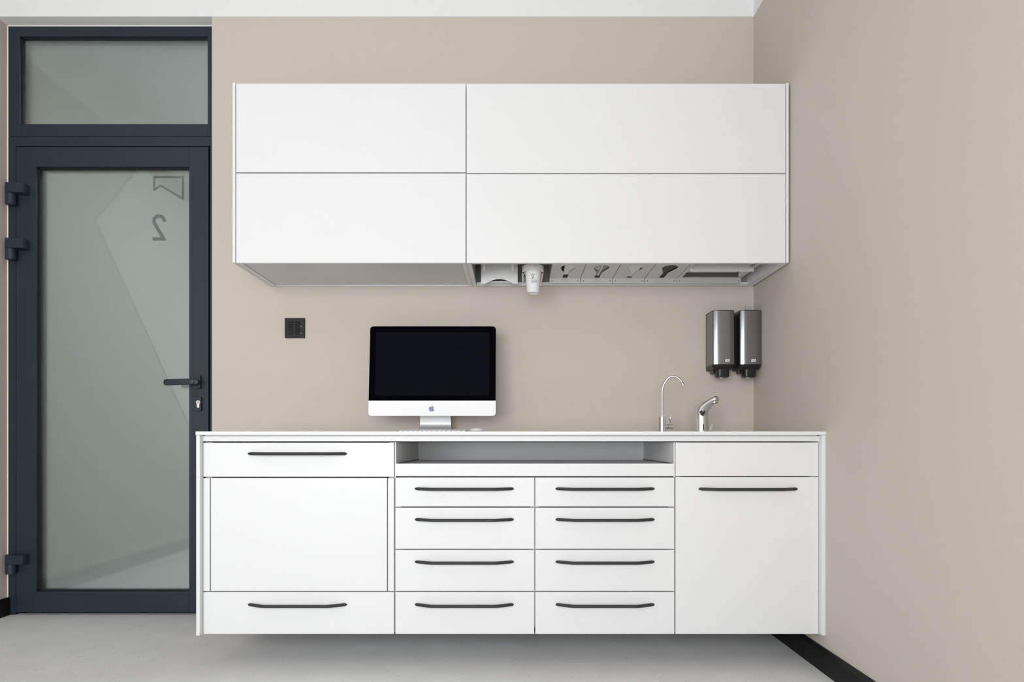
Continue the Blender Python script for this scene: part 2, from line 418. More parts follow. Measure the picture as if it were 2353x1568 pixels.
def carcass(parent, x0, x1, z1=None, t=.022, extra=()):
    z1 = ZF - .001 if z1 is None else z1
    bm = bmesh.new(); yf = YF + FT + .0015
    bx(bm, x0, x0 + t, yf, -.002, ZB, ZW0 - .0005 if z1 is None else z1); bx(bm, x1 - t, x1, yf, -.002, ZB, z1)
    bx(bm, x0 + t, x1 - t, yf, -.002, ZB, ZB + .018); bx(bm, x0 + t, x1 - t, yf + .25, -.002, z1 - .016, z1)
    bx(bm, x0 + t, x1 - t, -.02, -.002, ZB + .018, z1 - .016)
    for a in extra: bx(bm, *a)
    return obj('carcass', bm, 'carcass', parent)

xl0, xl1 = fX(466), fX(906.6)
xc0, xc1 = fX(907.2), fX(1550.6)
xr0, xr1 = fX(1551.2), fX(1881.2)
# left cabinet
cl = thing('base_cabinet', 'white wall-hung base cabinet nearest the door, wide blank panel between two handled drawers', 'cabinet', 'base cabinets under the worktop')
carcass(cl, xl0, xl1)
d = front(cl, 'drawer', 467, 905, 1017.8, 1096.3); handle(d, 684, 1043)
front(cl, 'filler_strip', 467, 481.8, 1099, 1359.3); front(cl, 'filler_strip', 891.3, 905, 1099, 1359.3)
front(cl, 'flap_panel', 484, 889, 1098.8, 1359.3, dy=.001)
d = front(cl, 'drawer', 467, 905, 1361.3, 1457.5); handle(d, 684, 1389.5)
# centre cabinet: open niche with pull-out tray, two columns of four drawers
cc = thing('base_cabinet', 'white drawer cabinet in the middle, eight handled drawers below an open niche', 'cabinet', 'base cabinets under the worktop')
YN = -.113                                  # back of the niche
xm0, xm1 = fX(1219), fX(1239)
ztr = fZ(1095.8)
bm = bmesh.new(); yf = YF + FT + .0015; t = .018; zs = ztr - .004
for a, b in ((xc0, xc0 + t), (xc1 - t, xc1), (xm0, xm1)):
    bx(bm, a, b, yf, -.002, ZB, zs)
bx(bm, xc0 + t, xc1 - t, yf, -.002, ZB, ZB + .018)
bx(bm, xc0 + t, xc1 - t, -.02, -.002, ZB + .018, zs)
bx(bm, xc0, xc1, yf + .04, -.002, zs, zs + .003)
for a, b in ((xc0, xc0 + .0035), (xc1 - .0035, xc1)):
    bx(bm, a, b, YF + .001, -.002, zs + .003, ZF - .001)
bx(bm, xc0 + .0035, xc1 - .0035, YN, -.002, zs + .003, ZF - .001)
bx(bm, xc0 + .0035, xc1 - .0035, YF + .041, YN, fZ(1014.8), fZ(1014.8) + .003)
obj('carcass', bm, 'carcass', cc)
tray = front(cc, 'pull_out_tray', 908, 1549.5, 1066, 1094.6)
box('tray_base', 'carcass', tray, xc0 + .009, xc1 - .009, YF + FT, YN - .012, fZ(1074), fZ(1067))
for a in (xc0 + .0037, xc1 - .0037 - .004): box('tray_runner', 'grey_plastic', tray, a, a + .004, yf, YN - .01, fZ(1074), fZ(1064.6))
rows = ((1097.8, 1164.8, 1123.5), (1167.2, 1261.8, 1194), (1264.2, 1358.8, 1291.2), (1361.2, 1457.5, 1389.3))
for x0, x1, xc in ((908.6, 1227.6, 1067), (1230.0, 1549.6, 1390)):
    for p0, p1, ph in rows:
        d = front(cc, 'drawer', x0, x1, p0, p1); handle(d, xc, ph)
# right cabinet
cr = thing('base_cabinet', 'white base cabinet beside the right wall, one tall handled door under a blank panel', 'cabinet', 'base cabinets under the worktop')
carcass(cr, xr0, xr1)
front(cr, 'blank_panel', 1552.4, 1880.6, 1017.2, 1094.8)
d = front(cr, 'cabinet_door', 1552.4, 1880.6, 1097, 1457.5); handle(d, 1718.5, 1124)
# end panels closing the row
ep = thing('end_panel', 'tall narrow white end panel of the base cabinets beside the door', 'panel', 'end panels of the base cabinets')
box('panel_board', 'lacquer', ep, X(450.5, YP), X(458.8, YP), YP, -.002, ZB, ZW0 - .0006, bev=.0008)
box('panel_return', 'lacquer', ep, X(458.8, YP), xl0 - .0004, YF + .004, -.002, ZB, ZW0 - .0006)
ep = thing('end_panel', 'tall narrow white end panel of the base cabinets against the right wall', 'panel', 'end panels of the base cabinets')
box('panel_board', 'lacquer', ep, X(1888.8, YP), X(1897.2, YP), YP, -.002, ZB, ZW0 - .0006, bev=.0008)
box('panel_return', 'lacquer', ep, xr1 + .0004, X(1888.8, YP), YF + .004, -.002, ZB, ZW0 - .0006)
# worktop with the fascia below it
wt = thing('worktop', 'long thin white worktop running over all base cabinets', 'worktop')
box('worktop_slab', 'worktop', wt, X(449, YT), X(1898.2, YT), YT, -.001, ZW0, ZW, bev=.0012, seg=2)
box('fascia', 'lacquer', wt, fX(464.6), fX(1882), YF - .001, YF + .04, fZ(1014.8), ZW0 - .003, bev=.0008)
box('fascia_batten', 'carcass', wt, fX(470), fX(1878), YF + .003, YF + .04, ZW0 - .003, ZW0)

# ------------------------------------------------------------------ wall cabinets
YU = -.370
YUD = YU
uX = lambda px: X(px, YU)
uZ = lambda py: Z(py, YU)
ZU0, ZU1 = uZ(603), uZ(191.5)
def ufront(parent, x0, x1, p0, p1):
    return box('lift_door', 'lacquer', parent, uX(x0), uX(x1), YU, YU + FT, uZ(p1), uZ(p0), bev=.001, seg=2)
ya = YU + FT + .001
u1 = thing('wall_cabinet', 'white wall cabinet on the left, closed grey underside, two stacked lift doors', 'cabinet', 'wall cabinets above the worktop')
ux0, ux1 = uX(541), uX(1071); t = .018
bm = bmesh.new()
bx(bm, ux0, ux0 + t, ya, -.002, ZU0, ZU1 - .002); bx(bm, ux1 - t, ux1 - .0005, ya, -.002, ZU0, ZU1 - .002)
bx(bm, ux0 + t, ux1 - t, ya, -.002, ZU1 - .02, ZU1 - .002); bx(bm, ux0 + t, ux1 - t, -.02, -.002, ZU0 + .02, ZU1 - .02)
obj('carcass', bm, 'carcass', u1)
box('bottom_panel', 'steel_sheet', u1, ux0 + t + .001, ux1 - t - .001, ya + .012, -.014, ZU0 + .003, ZU0 + .018, bev=.001)
box('light_strip', 'white_plastic', u1, ux0 + t + .012, ux1 - t - .002, ya + .001, ya + .010, ZU0 + .001, ZU0 + .012)
box('rear_rail', 'alu', u1, ux0 + .004, ux1 - .002, -.010, -.002, ZU0 - .001, ZU0 + .005)
box('side_panel', 'lacquer', u1, uX(534), uX(540.6), YU, -.002, uZ(604), uZ(189.5), bev=.0008)
ufront(u1, 542.4, 1069.8, 192, 396); ufront(u1, 542.4, 1069.8, 398.4, 604.5)

u2 = thing('wall_cabinet', 'white wall cabinet on the right, dispensers hanging in its open underside', 'cabinet', 'wall cabinets above the worktop')
vx0, vx1 = uX(1071), uX(1806)
bm = bmesh.new(); zsh = ZU0 + .105
bx(bm, vx0 + .0005, vx0 + t, ya, -.002, ZU0, ZU1 - .002); bx(bm, vx1 - t, vx1, ya, -.002, ZU0, ZU1 - .002)
bx(bm, vx0 + t, vx1 - t, ya, -.002, ZU1 - .02, ZU1 - .002); bx(bm, vx0 + t, vx1 - t, ya, -.002, zsh, zsh + .018)
bx(bm, vx0 + t, vx1 - t, -.012, -.002, ZU0 + .006, ZU1 - .02)
obj('carcass', bm, 'carcass', u2)
M['recess_shade'] = mat('grey_recess_shade', (.26, .26, .26), .5, noise=(30, .03))  # thin dark sheets added inside the open underside, its shade put into their grey
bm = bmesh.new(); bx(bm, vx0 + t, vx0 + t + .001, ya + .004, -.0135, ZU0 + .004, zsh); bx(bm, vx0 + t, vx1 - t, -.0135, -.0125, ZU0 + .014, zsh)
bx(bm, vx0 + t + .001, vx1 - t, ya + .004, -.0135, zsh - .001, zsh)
obj('recess_shade_sheet', bm, 'recess_shade', u2)
box('rear_rail', 'alu', u2, vx0 + .002, vx1 - .004, -.018, -.012, ZU0 - .001, ZU0 + .005)
box('rear_ledge', 'white_plastic', u2, vx0 + t, vx1 - t, -.024, -.0125, ZU0 + .0055, ZU0 + .013)
box('side_panel', 'lacquer', u2, uX(1806.4), uX(1812.6), YU, -.002, uZ(604), uZ(190.5), bev=.0008)
ufront(u2, 1072.2, 1804.8, 192.5, 397.6); ufront(u2, 1072.2, 1804.8, 400, 604.5)

# --- things hanging in the underside of the right wall cabinet
YL = -.045                                   # lip plane at the back of the dispensers
zp = Z(639.5, YL); zl0 = Z(651, YL)          # dispenser plate and lip bottom
def dispenser_plate(parent, x0, x1, hole):
    """sheet steel tray with a keyhole cut-out, open at the top, lip at the back"""
    yf_ = ya + .004
    out = [(x0, yf_), (x1, yf_), (x1, YL), (x0, YL)]
    bm = bmesh.new()
    xm = (x0 + x1) / 2
    if hole == 'key':
        hy, R, hw = -.205, .031, .0107     # round end of the keyhole, its mouth runs back to the lip
        arc = [(xm + R * math.sin(math.radians(b)), hy - R * 1.3 * math.cos(math.radians(b))) for b in range(-115, 116, 10)]
        inner = [(xm - hw, YL - .003), (xm - hw, -.128), (xm - .0135, -.142), (xm - .0205, -.162)] + arc + [(xm + .0205, -.162), (xm + .0135, -.142), (xm + hw, -.128), (xm + hw, YL - .003)]
    else:
        inner = [(x0 + .018, YL - .012), (x0 + .018, yf_ + .02), (x1 - .018, yf_ + .02), (x1 - .018, YL - .012)]
    for z, flip in ((zp, False), (zp + .0012, True)):
        vo = [bm.verts.new((a, b, z)) for a, b in out]; vi = [bm.verts.new((a, b, z)) for a, b in inner]
        eo = [bm.edges.new((vo[i], vo[(i+1) % 4])) for i in range(4)]
        ei = [bm.edges.new((vi[i], vi[(i+1) % len(vi)])) for i in range(len(vi))]
        bmesh.ops.triangle_fill(bm, use_beauty=True, use_dissolve=False, edges=eo + ei)
        if not flip: low = vi
        else:
            for i in range(len(vi)):
                j = (i + 1) % len(vi); bm.faces.new((low[i], low[j], vi[j], vi[i]))
    bx(bm, x0, x1, YL, YL + .0012, zl0, zp + .0012)
    bx(bm, x0, x0 + .001, yf_, YL, zp + .0012, zp + .06); bx(bm, x1 - .001, x1, yf_, YL, zp + .0012, zp + .06)
    o = obj('dispenser_plate', bm, 'steel_sheet', parent)
    for sx in (x0 + .011, x1 - .011):
        b2 = bmesh.new(); zc = (zp + zl0) / 2 - .001
        cyl(b2, (sx, YL - .0012, zc), (sx, YL + .0005, zc), .0022, n=10)
        obj('screw', b2, 'grey_plastic', parent)
    return xm
seps = [1262, 1333.8, 1407.7, 1481.6, 1555.4]
labels = ('steel dispenser with a white bag half filling its keyhole opening, next to the paper cup',
          'steel dispenser with a grey ribbed pack in its keyhole opening',
          'steel dispenser with a pale pack almost filling its keyhole opening',
          'steel dispenser with black gloves in its keyhole opening')
for i in range(4):
    g = thing('glove_dispenser', labels[i], 'dispenser', 'keyhole dispensers under the right wall cabinet')
    x0, x1 = X(seps[i], YL) + .0010, X(seps[i+1], YL) - .0010
    xm = dispenser_plate(g, x0, x1, 'key')
    yA, yB = ya + .012, YL - .014
    bm = bmesh.new()
    if i == 0:
        bx(bm, xm - .012, x1 - .006, yA, yB - .03, zp + .004, zp + .05); obj('white_bag', bm, 'paper', g)
        bm = bmesh.new(); bx(bm, x0 + .004, xm - .013, yA, yB, zp + .030, zp + .05); obj('carton', bm, 'dark_gloves', g)
        bm = bmesh.new(); prism(bm, [(xm - .036, -.20), (xm - .034, -.20), (xm - .022, -.16), (xm - .026, -.155)], 'z', zp + .003, zp + .03); obj('bag_flap', bm, 'paper', g)
    elif i == 1:
        bx(bm, x0 + .006, x1 - .006, yA, yB, zp + .008, zp + .05); c_ = obj('carton', bm, 'grey_box', g)
        for n in range(9):
            box('rib', 'steel_sheet', c_, xm - .034, xm - .003, -.25 + n * .011, -.246 + n * .011, zp + .006, zp + .0082)
        box('seam', 'paper', c_, xm, xm + .006, yA, yB, zp + .006, zp + .0082)
    elif i == 2:
        bx(bm, x0 + .006, x1 - .006, yA, yB, zp + .003, zp + .05, .004, 2); obj('white_pack', bm, 'paper', g)
        bm = bmesh.new(); prism(bm, [(xm + .020, -.20), (xm + .030, -.19), (xm + .026, -.155), (xm + .022, -.155)], 'z', zp + .0015, zp + .0032); obj('pack_slit', bm, 'dark_gloves', g)
    else:
        bx(bm, x0 + .006, x1 - .006, yA, yB, zp + .004, zp + .05, .004, 2); obj('glove_pack', bm, 'dark_gloves', g)
# wide open dispenser beside the end panel
g = thing('towel_dispenser', 'wide open steel dispenser frame with a hanging white flap beside the right end panel', 'dispenser')
x0, x1 = X(seps[4], YL) + .0006, X(1703, YL)
dispenser_plate(g, x0, x1, 'wide')
yw = -.20
box('flap', 'white_plastic', g, X(1586, yw), X(1733, yw), yw, yw + .006, Z(624, yw), Z(624, yw) + .05, bev=.0025, seg=2)
box('side_arm', 'white_plastic', g, x1 - .02, x1 - .006, yw + .006, YL - .02, zp + .0015, zp + .02, bev=.002)
box('towel_stack', 'paper', g, x0 + .02, x1 - .024, yw + .02, YL - .015, zp + .02, zp + .055)

# paper towel holder with its curved front
yt = -.085
g = thing('paper_towel_holder', 'white curved paper towel holder with an arched slot, left in the open underside', 'paper towel holder')
tx0, tx1 = X(1105.5, yt), X(1189.5, yt)
zt0, zt1 = Z(652, yt), zsh - .002
bm = bmesh.new()
N = 24; cxm = (tx0 + tx1) / 2; aw = .058
def arch(x):                                 # lower outline with an arched bite
    u = (x - cxm) / aw
    return zt0 + (.018 * (1 - u * u) if abs(u) < 1 else 0)
lev = [0, .08, .2, .35, .55, .75, 1.0]
rows_f = []
for lv in lev:
    row = []
    for i in range(N + 1):
        x = tx0 + (tx1 - tx0) * i / N
        z = arch(x) * (1 - lv) + zt1 * lv
        bulge = -.015 * math.sin(min(1, (z - zt0) / (zt1 - zt0)) * math.pi / 2)
        row.append((x, yt + bulge, z))
    rows_f.append(row)
fr = [[bm.verts.new(p) for p in r] for r in rows_f]; bk = [[bm.verts.new((p[0], p[1] + .0025, p[2] + .0008)) for p in r] for r in rows_f]
for a in range(len(lev) - 1):
    for i in range(N):
        bm.faces.new((fr[a][i], fr[a][i+1], fr[a+1][i+1], fr[a+1][i])); bm.faces.new((bk[a][i], bk[a+1][i], bk[a+1][i+1], bk[a][i+1]))
    bm.faces.new((fr[a][0], fr[a+1][0], bk[a+1][0], bk[a][0])); bm.faces.new((fr[a][N], bk[a][N], bk[a+1][N], fr[a+1][N]))
for i in range(N):
    bm.faces.new((fr[0][i], bk[0][i], bk[0][i+1], fr[0][i+1])); bm.faces.new((fr[-1][i], fr[-1][i+1], bk[-1][i+1], bk[-1][i]))
obj('curved_cover', bm, 'white_plastic', g, smooth=40)
box('holder_body', 'grey_plastic', g, tx0 + .002, tx1 - .002, yt + .020, -.014, zt0 + .030, zt1 - .002)
box('paper_towel', 'paper', g, cxm - .047, cxm + .047, -.055, -.03, zt0 + .0125, zt0 + .019)
yq = -.235
for pa in (1109.6, 1175.6):
    box('tab', 'white_plastic', g, X(pa, yq), X(pa + 5, yq), yq, yq + .05, Z(617.5, yq), zsh - .002, bev=.001)

# cup dispenser and the paper cup
yc = -.215
cxx = X(1224.6, yc)
g = thing('cup_dispenser', 'pale ring-shaped cup dispenser holding the printed paper cup', 'dispenser')
zr = Z(626, yc)
bm = bmesh.new()
Ro, Ri = .0435, .0365
a_ = [circle((cxx, yc, z), (1, 0, 0), (0, 1, 0), r, n=40) for r, z in ((Ri, zr), (Ro, zr), (Ro, zr + .022), (Ri, zr + .022))]
ring_loft(bm, a_ + [a_[0]], False, False)
bmesh.ops.remove_doubles(bm, verts=bm.verts[:], dist=1e-6)
obj('ring', bm, 'white_plastic', g, smooth=40)
bm = bmesh.new(); a_ = [circle((cxx, yc, z), (1, 0, 0), (0, 1, 0), r, n=32) for r, z in ((.034, zr + .021), (.036, zr + .021), (.036, zsh - .002), (.034, zsh - .002))]
ring_loft(bm, a_ + [a_[0]], False, False); bmesh.ops.remove_doubles(bm, verts=bm.verts[:], dist=1e-6)
obj('cup_tube', bm, 'grey_plastic', g, smooth=40)
bm = bmesh.new()
for s in (-1, 1): bx(bm, cxx + s * .036, cxx + s * .0435, yc, -.026, zr, zr + .022)
bx(bm, cxx - .0435, cxx + .0435, -.026, -.014, zr - .006, zr + .03)
obj('bracket', bm, 'white_plastic', g)
cup = thing('paper_cup', 'white paper cup printed with dark SK lettering, hanging from the dispenser ring', 'cup')
zc0, zc1 = Z(674, yc), zr + .02; rc0, rc1 = .0246, .0335
rad = lambda z: rc0 + (rc1 - rc0) * (z - zc0) / (zc1 - zc0)
bm = bmesh.new()
cc_ = lambda r, z: circle((cxx, yc, z), (1, 0, 0), (0, 1, 0), r, n=48)
ring_loft(bm, [cc_(rc0 * .02, zc0 + .007), cc_(rc0 - .0022, zc0 + .007), cc_(rc0 - .0018, zc0 + .0005), cc_(rc0 - .0006, zc0), cc_(rc0, zc0 + .001), cc_(rc1, zc1), cc_(rc1 + .001, zc1 + .002), cc_(rc1 - .001, zc1 + .002), cc_(rc0 - .001, zc0 + .010), cc_(rc0 * .02, zc0 + .010)], True, True)
obj('cup_wall', bm, 'cup', cup, smooth=40)
def on_cup(me, zbase, name, slant=0.0):
    for v in me.vertices:
        z = zbase + v.co.y; a = v.co.x / rad(z)
        v.co = Vector((cxx + (rad(z) + .0003) * math.sin(a + slant), yc - (rad(z) + .0003) * math.cos(a + slant), z))
    me.materials.clear(); me.materials.append(M['grey_print'])
    o = bpy.data.objects.new(name, me); C.objects.link(o); o.parent = cup
def logo():
    bm = bmesh.new(); w_ = .0016
    S = [(.0058, .0158), (.0052, .0185), (.003, .0196), (.0010, .0185), (.0004, .0160), (.0014, .0135), (.0046, .0085), (.0056, .0055), (.0050, .0022), (.003, .0010), (.0010, .0020), (.0003, .0045)]
    stroke(bm, [(a - .0058, b) for a, b in S], w_, 0, .0001)
    stroke(bm, [(.0115 - .0058, .0196), (.0075 - .0058, .0104), (.0113 - .0058, .0008)], w_, 0, .0001)
    for v in bm.verts: v.co = Vector((v.co.x, v.co.z, 0))
    me = bpy.data.meshes.new('cup_logo'); bm.to_mesh(me); bm.free(); return me
zb = Z(641, yc - .03)
on_cup(logo(), zb, 'cup_logo', -.06)
on_cup(text_mesh('SECOND', .0062, 'LEFT'), zb - .0072, 'cup_lettering', -.26)
on_cup(text_mesh('CENTRE', .0062, 'LEFT'), zb - .0128, 'cup_lettering', -.26)
on_cup(text_mesh('dental care', .0034, 'LEFT'), zb - .0165, 'cup_lettering', -.26)

# ------------------------------------------------------------------ light switch panel
ysw = -.008
sw = thing('switch_panel', 'square black switch panel with two columns of louvred buttons on the beige wall', 'switch')
sx0, sx1, sz0, sz1 = X(654, ysw), X(700, ysw), Z(777, ysw), Z(731, ysw)
wd, hg = sx1 - sx0, sz1 - sz0
bm = bmesh.new(); bx(bm, sx0, sx1, -.008, -.0002, sz0, sz1, .0012, 2); obj('plate', bm, 'switch_black', sw)
cols = ((.175, .425), (.525, .775))
for ci, (u0, u1) in enumerate(cols):
    box('button_well', 'gasket', sw, sx0 + wd * u0, sx0 + wd * u1, -.0086, -.0075, sz0 + hg * .165, sz0 + hg * .875)
    n = 6
    for r_ in range(n):
        if ci == 0 and r_ == 1: continue
        v0 = .18 + r_ * .1145; v1 = v0 + (.075 if not (ci == 0 and r_ == 0) else .19)
        bm = bmesh.new(); a, b = sz0 + hg * v0, sz0 + hg * v1; xa, xb = sx0 + wd * (u0 + .01), sx0 + wd * (u1 - .015)
        prism(bm, [(-.0084, a), (-.0112, a + (b - a) * .15), (-.0096, b), (-.0084, b)], 'x', xa, xb)
        obj('button', bm, 'switch_black', sw)
for v in (.575, .228):
    bm = bmesh.new(); cyl(bm, (sx0 + wd * .825, -.0075, sz0 + hg * v), (sx0 + wd * .825, -.0088, sz0 + hg * v), .0016, n=12); obj('indicator_dot', bm, 'white_print', sw)

# ------------------------------------------------------------------ computer
YI = -.178
ic = thing('desktop_computer', 'silver all-in-one desktop computer with a black switched-off screen', 'computer')
ix0, ix1 = X(846, YI), X(1139, YI)
iz0, iz1 = Z(956, YI), Z(746.5, YI) + .002
Rt = Matrix.Translation((0, YI, iz0)) @ Matrix.Rotation(math.radians(-5.5), 4, 'X') @ Matrix.Translation((0, -YI, -iz0))
def tilt(bm): bmesh.ops.transform(bm, matrix=Rt, verts=bm.verts[:]); return bm
cxi = (ix0 + ix1) / 2; czi = (iz0 + iz1) / 2
def rr_ring(y, s, rad_): return [(cxi + (a - cxi) * s, y, czi + (b - czi) * s) for a, b in rounded(ix0, ix1, iz0, iz1, rad_, 6)]
bm = bmesh.new()
ring_loft(bm, [rr_ring(YI + .0015, .9985, .0125), rr_ring(YI + .0025, 1, .013), rr_ring(YI + .006, 1, .013), rr_ring(YI + .012, .96, .02), rr_ring(YI + .025, .75, .04), rr_ring(YI + .036, .45, .05), rr_ring(YI + .040, .2, .05)])
obj('housing', tilt(bm), 'alu', ic, smooth=30)
zch = iz0 + (iz1 - iz0) * (956 - 921) / 209.5
bm = bmesh.new(); prism(bm, rounded(ix0 + .0004, ix1 - .0004, zch + .0004, iz1 - .0004, [0, 0, .0125, .0125]), 'y', YI, YI + .002)
gl = obj('screen_glass', tilt(bm), 'screen_glass', ic)
bm = bmesh.new(); bx(bm, ix0 + .0265, ix1 - .0265, YI - .0002, YI + .001, zch + .0225, iz1 - .0265)
obj('display', tilt(bm), 'display', gl)
bm = bmesh.new(); prism(bm, rounded(ix0 + .0002, ix1 - .0002, iz0 + .0002, zch, [.0127, .0127, 0, 0]), 'y', YI - .0003, YI + .002)
ch = obj('chin', tilt(bm), 'alu_chin', ic)
# emblem on the chin: an apple outline with a bite and a leaf
ap = [(0, .60), (.16, .66), (.34, .64), (.50, .50), (.36, .38), (.32, .20), (.38, .04), (.54, -.08), (.44, -.32), (.28, -.50), (.14, -.52), (0, -.46), (-.14, -.52), (-.28, -.50), (-.42, -.34), (-.52, -.08), (-.55, .18), (-.48, .44), (-.32, .60), (-.14, .64)]
hE = .0300; zE = (iz0 + zch) / 2 - .0040
cE = X(991.5, YI)
bm = bmesh.new(); prism(bm, [(cE + a * hE * .72, zE + b * hE * .60 - .0005) for a, b in ap], 'y', YI - .0007, YI - .0002)
prism(bm, [(cE + a * hE * .72, zE + b * hE * .60) for a, b in ((0.0, .70), (.04, .88), (.22, 1.04), (.20, .86), (.10, .74))], 'y', YI - .0007, YI - .0002)
obj('emblem', tilt(bm), 'emblem', ch)
# stand: one bent sheet
sc = cxi; hw_ = .0655
path = [(-.215, ZW + .0032), (-.10, ZW + .0032)] + [(-.10 + .042 * math.sin(math.radians(a)), ZW + .0032 + .042 * (1 - math.cos(math.radians(a)))) for a in range(12, 97, 12)] + [(-.070, ZW + .11), (-.098, ZW + .19), (-.118, ZW + .235)]
bm = bmesh.new(); rings = []
for i, (a, b) in enumerate(path):
    p0 = Vector(path[max(i-1, 0)]); p1 = Vector(path[min(i+1, len(path)-1)]); dd = (p1 - p0).normalized(); nn = Vector((-dd.y, dd.x)) * .0030
    wv = hw_ + (.004 if i < 5 else .004 - .006 * (i - 5) / (len(path) - 6))
    rings.append([(sc - wv, a - nn.x, b - nn.y), (sc + wv, a - nn.x, b - nn.y), (sc + wv, a + nn.x, b + nn.y), (sc - wv, a + nn.x, b + nn.y)])
ring_loft(bm, rings); obj('stand', bm, 'alu', ic, smooth=40)
# keyboard
yk0, yk1 = -.375, -.262
kb = thing('keyboard', 'slim silver keyboard with white keys lying before the computer', 'keyboard')
kx0, kx1 = X(921, -.31), X(1073, -.31)
bm = bmesh.new(); prism(bm, [(yk0, ZW), (yk0, ZW + .004), (yk1 - .012, ZW + .0125), (yk1 - .003, ZW + .0145), (yk1, ZW + .010), (yk1, ZW)], 'x', kx0, kx1)
obj('keyboard_body', bm, 'alu', kb)
slope = (.0125 - .004) / (yk1 - .012 - yk0)
key_bm = bmesh.new(); bx(key_bm, -.0078, .0078, -.0078, .0078, 0, .0028, .0006)
for v in key_bm.verts: v.co.z += v.co.y * slope
bmesh.ops.recalc_face_normals(key_bm, faces=key_bm.faces[:])
key_me = bpy.data.meshes.new('key'); key_bm.to_mesh(key_me); key_bm.free(); key_me.materials.append(M['white_plastic'])
for r_ in range(5):
    for c_ in range(14):
        o = bpy.data.objects.new('key', key_me); C.objects.link(o); o.parent = kb
        yk_ = yk0 + .011 + r_ * .0195
        o.location = (kx0 + .011 + c_ * (kx1 - kx0 - .022) / 13, yk_, ZW + .004 + (yk_ - yk0) * slope - .0004)
# mouse
ms = thing('computer_mouse', 'white low-domed computer mouse right of the keyboard', 'mouse')
mxc, myc = X(1096, -.31), -.31
bm = bmesh.new()
def mring(s, z): return [(mxc + .0285 * s * math.copysign(abs(math.cos(a)) ** .8, math.cos(a)), myc + .056 * s * math.copysign(abs(math.sin(a)) ** .8, math.sin(a)), ZW + z) for a in [2 * math.pi * i / 32 for i in range(32)]]
ring_loft(bm, [mring(.80, .0035), mring(.94, .006), mring(1, .0085), mring(.97, .012), mring(.85, .0155), mring(.62, .018), mring(.3, .0193), mring(.05, .0196)])
obj('mouse_shell', bm, 'white_plastic', ms, smooth=50)
bm = bmesh.new(); ring_loft(bm, [mring(.74, 0), mring(.78, .0036)]); obj('mouse_base', bm, 'grey_plastic', ms)

# ------------------------------------------------------------------ taps
yg = -.20
tp = thing('gooseneck_tap', 'slender steel gooseneck tap with a small side lever', 'tap')
gx = X(1521.5, yg)
bm = bmesh.new(); cyl(bm, (gx, yg, ZW), (gx, yg, Z(959, yg)), .0140, n=32); obj('tap_base', bm, 'satin_steel', tp, smooth=40)
za_ = Z(905, yg); ztop = Z(866, yg); RX = (X(1545, yg) - gx) ; 
pts = [(0, Z(960, yg) - .004), (0, za_ - .02), (0, za_)]
RZ = ztop - za_
for a in range(170, 24, -10):
    pts.append((RX + RX * math.cos(math.radians(a)), za_ + RZ * math.sin(math.radians(a))))
ang = math.radians(18)
tx = lambda u, z: (gx + u * math.cos(ang), yg - u * math.sin(ang), z)
bm = bmesh.new(); tube(bm, [tx(u / math.cos(ang), z) for u, z in pts], .0042, n=16); obj('gooseneck', bm, 'satin_steel', tp, smooth=50)
pe = Vector(tx(pts[-1][0] / math.cos(ang), pts[-1][1])); pd = (pe - Vector(tx(pts[-2][0] / math.cos(ang), pts[-2][1]))).normalized()
bm = bmesh.new(); tube(bm, [pe - pd * .012, pe - pd * .004, pe + pd * .006], [.0044, .0056, .0058], n=18); obj('outlet', bm, 'satin_steel', tp, smooth=50)
bm = bmesh.new(); cyl(bm, pe + pd * .0055, pe + pd * .0066, .0046, n=16); obj('outlet_opening', bm, 'black_plastic', tp)
zv = Z(981, yg)
bm = bmesh.new(); cyl(bm, (gx, yg, zv), (X(1534, yg), yg, zv), .0088, n=24); cyl(bm, (X(1534.4, yg), yg, zv), (X(1546.5, yg), yg, zv), .0098, n=24); obj('valve', bm, 'satin_steel', tp, smooth=40)
bm = bmesh.new(); tube(bm, [(X(1541, yg), yg, zv + .007), (X(1540.6, yg), yg, Z(968, yg)), (X(1540.5, yg), yg, Z(967, yg)), (X(1540.3, yg), yg, Z(959, yg))], [.0028, .0028, .0040, .0040], n=14); obj('tap_lever', bm, 'satin_steel', tp, smooth=40)

# sensor mixer
yS = -.215
mixr = thing('sensor_tap', 'chunky polished chrome sensor tap with angled spout near the corner', 'tap')
sx_ = X(1612.6, yS); rS = .0262
ang = math.radians(46); dv = Vector((math.cos(ang), -math.sin(ang), 0)); lv_ = Vector((math.sin(ang), math.cos(ang), 0))
def sring(s, z, rs, rl, tiltk, n=32):       # ring whose plane slopes: z falls by tiltk per metre along the spout
    out = []
    for i in range(n):
        a = 2 * math.pi * i / n; u = rs * math.cos(a); v = rl * math.sin(a)
        out.append(Vector((sx_, yS, z - tiltk * u)) + dv * (s + u) + lv_ * v)
    return out
zt_ = Z(932, yS)
def srot(s, z, rs, rl, phi, n=32):          # ring whose plane is turned by phi about the sideways axis
    out = []
    for i in range(n):
        a = 2 * math.pi * i / n; u = rs * math.cos(a); v = rl * math.sin(a)
        out.append(Vector((sx_, yS, z)) + dv * (s + u * math.cos(phi)) + Vector((0, 0, -u * math.sin(phi))) + lv_ * v)
    return out
bm = bmesh.new()
ring_loft(bm, [sring(0, ZW, rS, rS, 0), sring(0, zt_ - .05, rS, rS * .98, 0), sring(0, zt_ - .022, rS * 1.0, rS * .96, .75),
               srot(.010, zt_ - .009, .0245, rS * .94, .98), srot(.030, zt_ + .006, .0185, rS * .84, 1.02), srot(.048, zt_ + .0165, .0150, rS * .74, 1.10), srot(.063, zt_ + .0225, .0125, rS * .66, 1.25), srot(.069, zt_ + .0245, .0100, rS * .52, 1.32), srot(.0705, zt_ + .025, .006, rS * .35, 1.35)])
obj('tap_body', bm, 'chrome', mixr, smooth=60)
ae = Vector((sx_, yS, zt_ + .0245)) + dv * .053
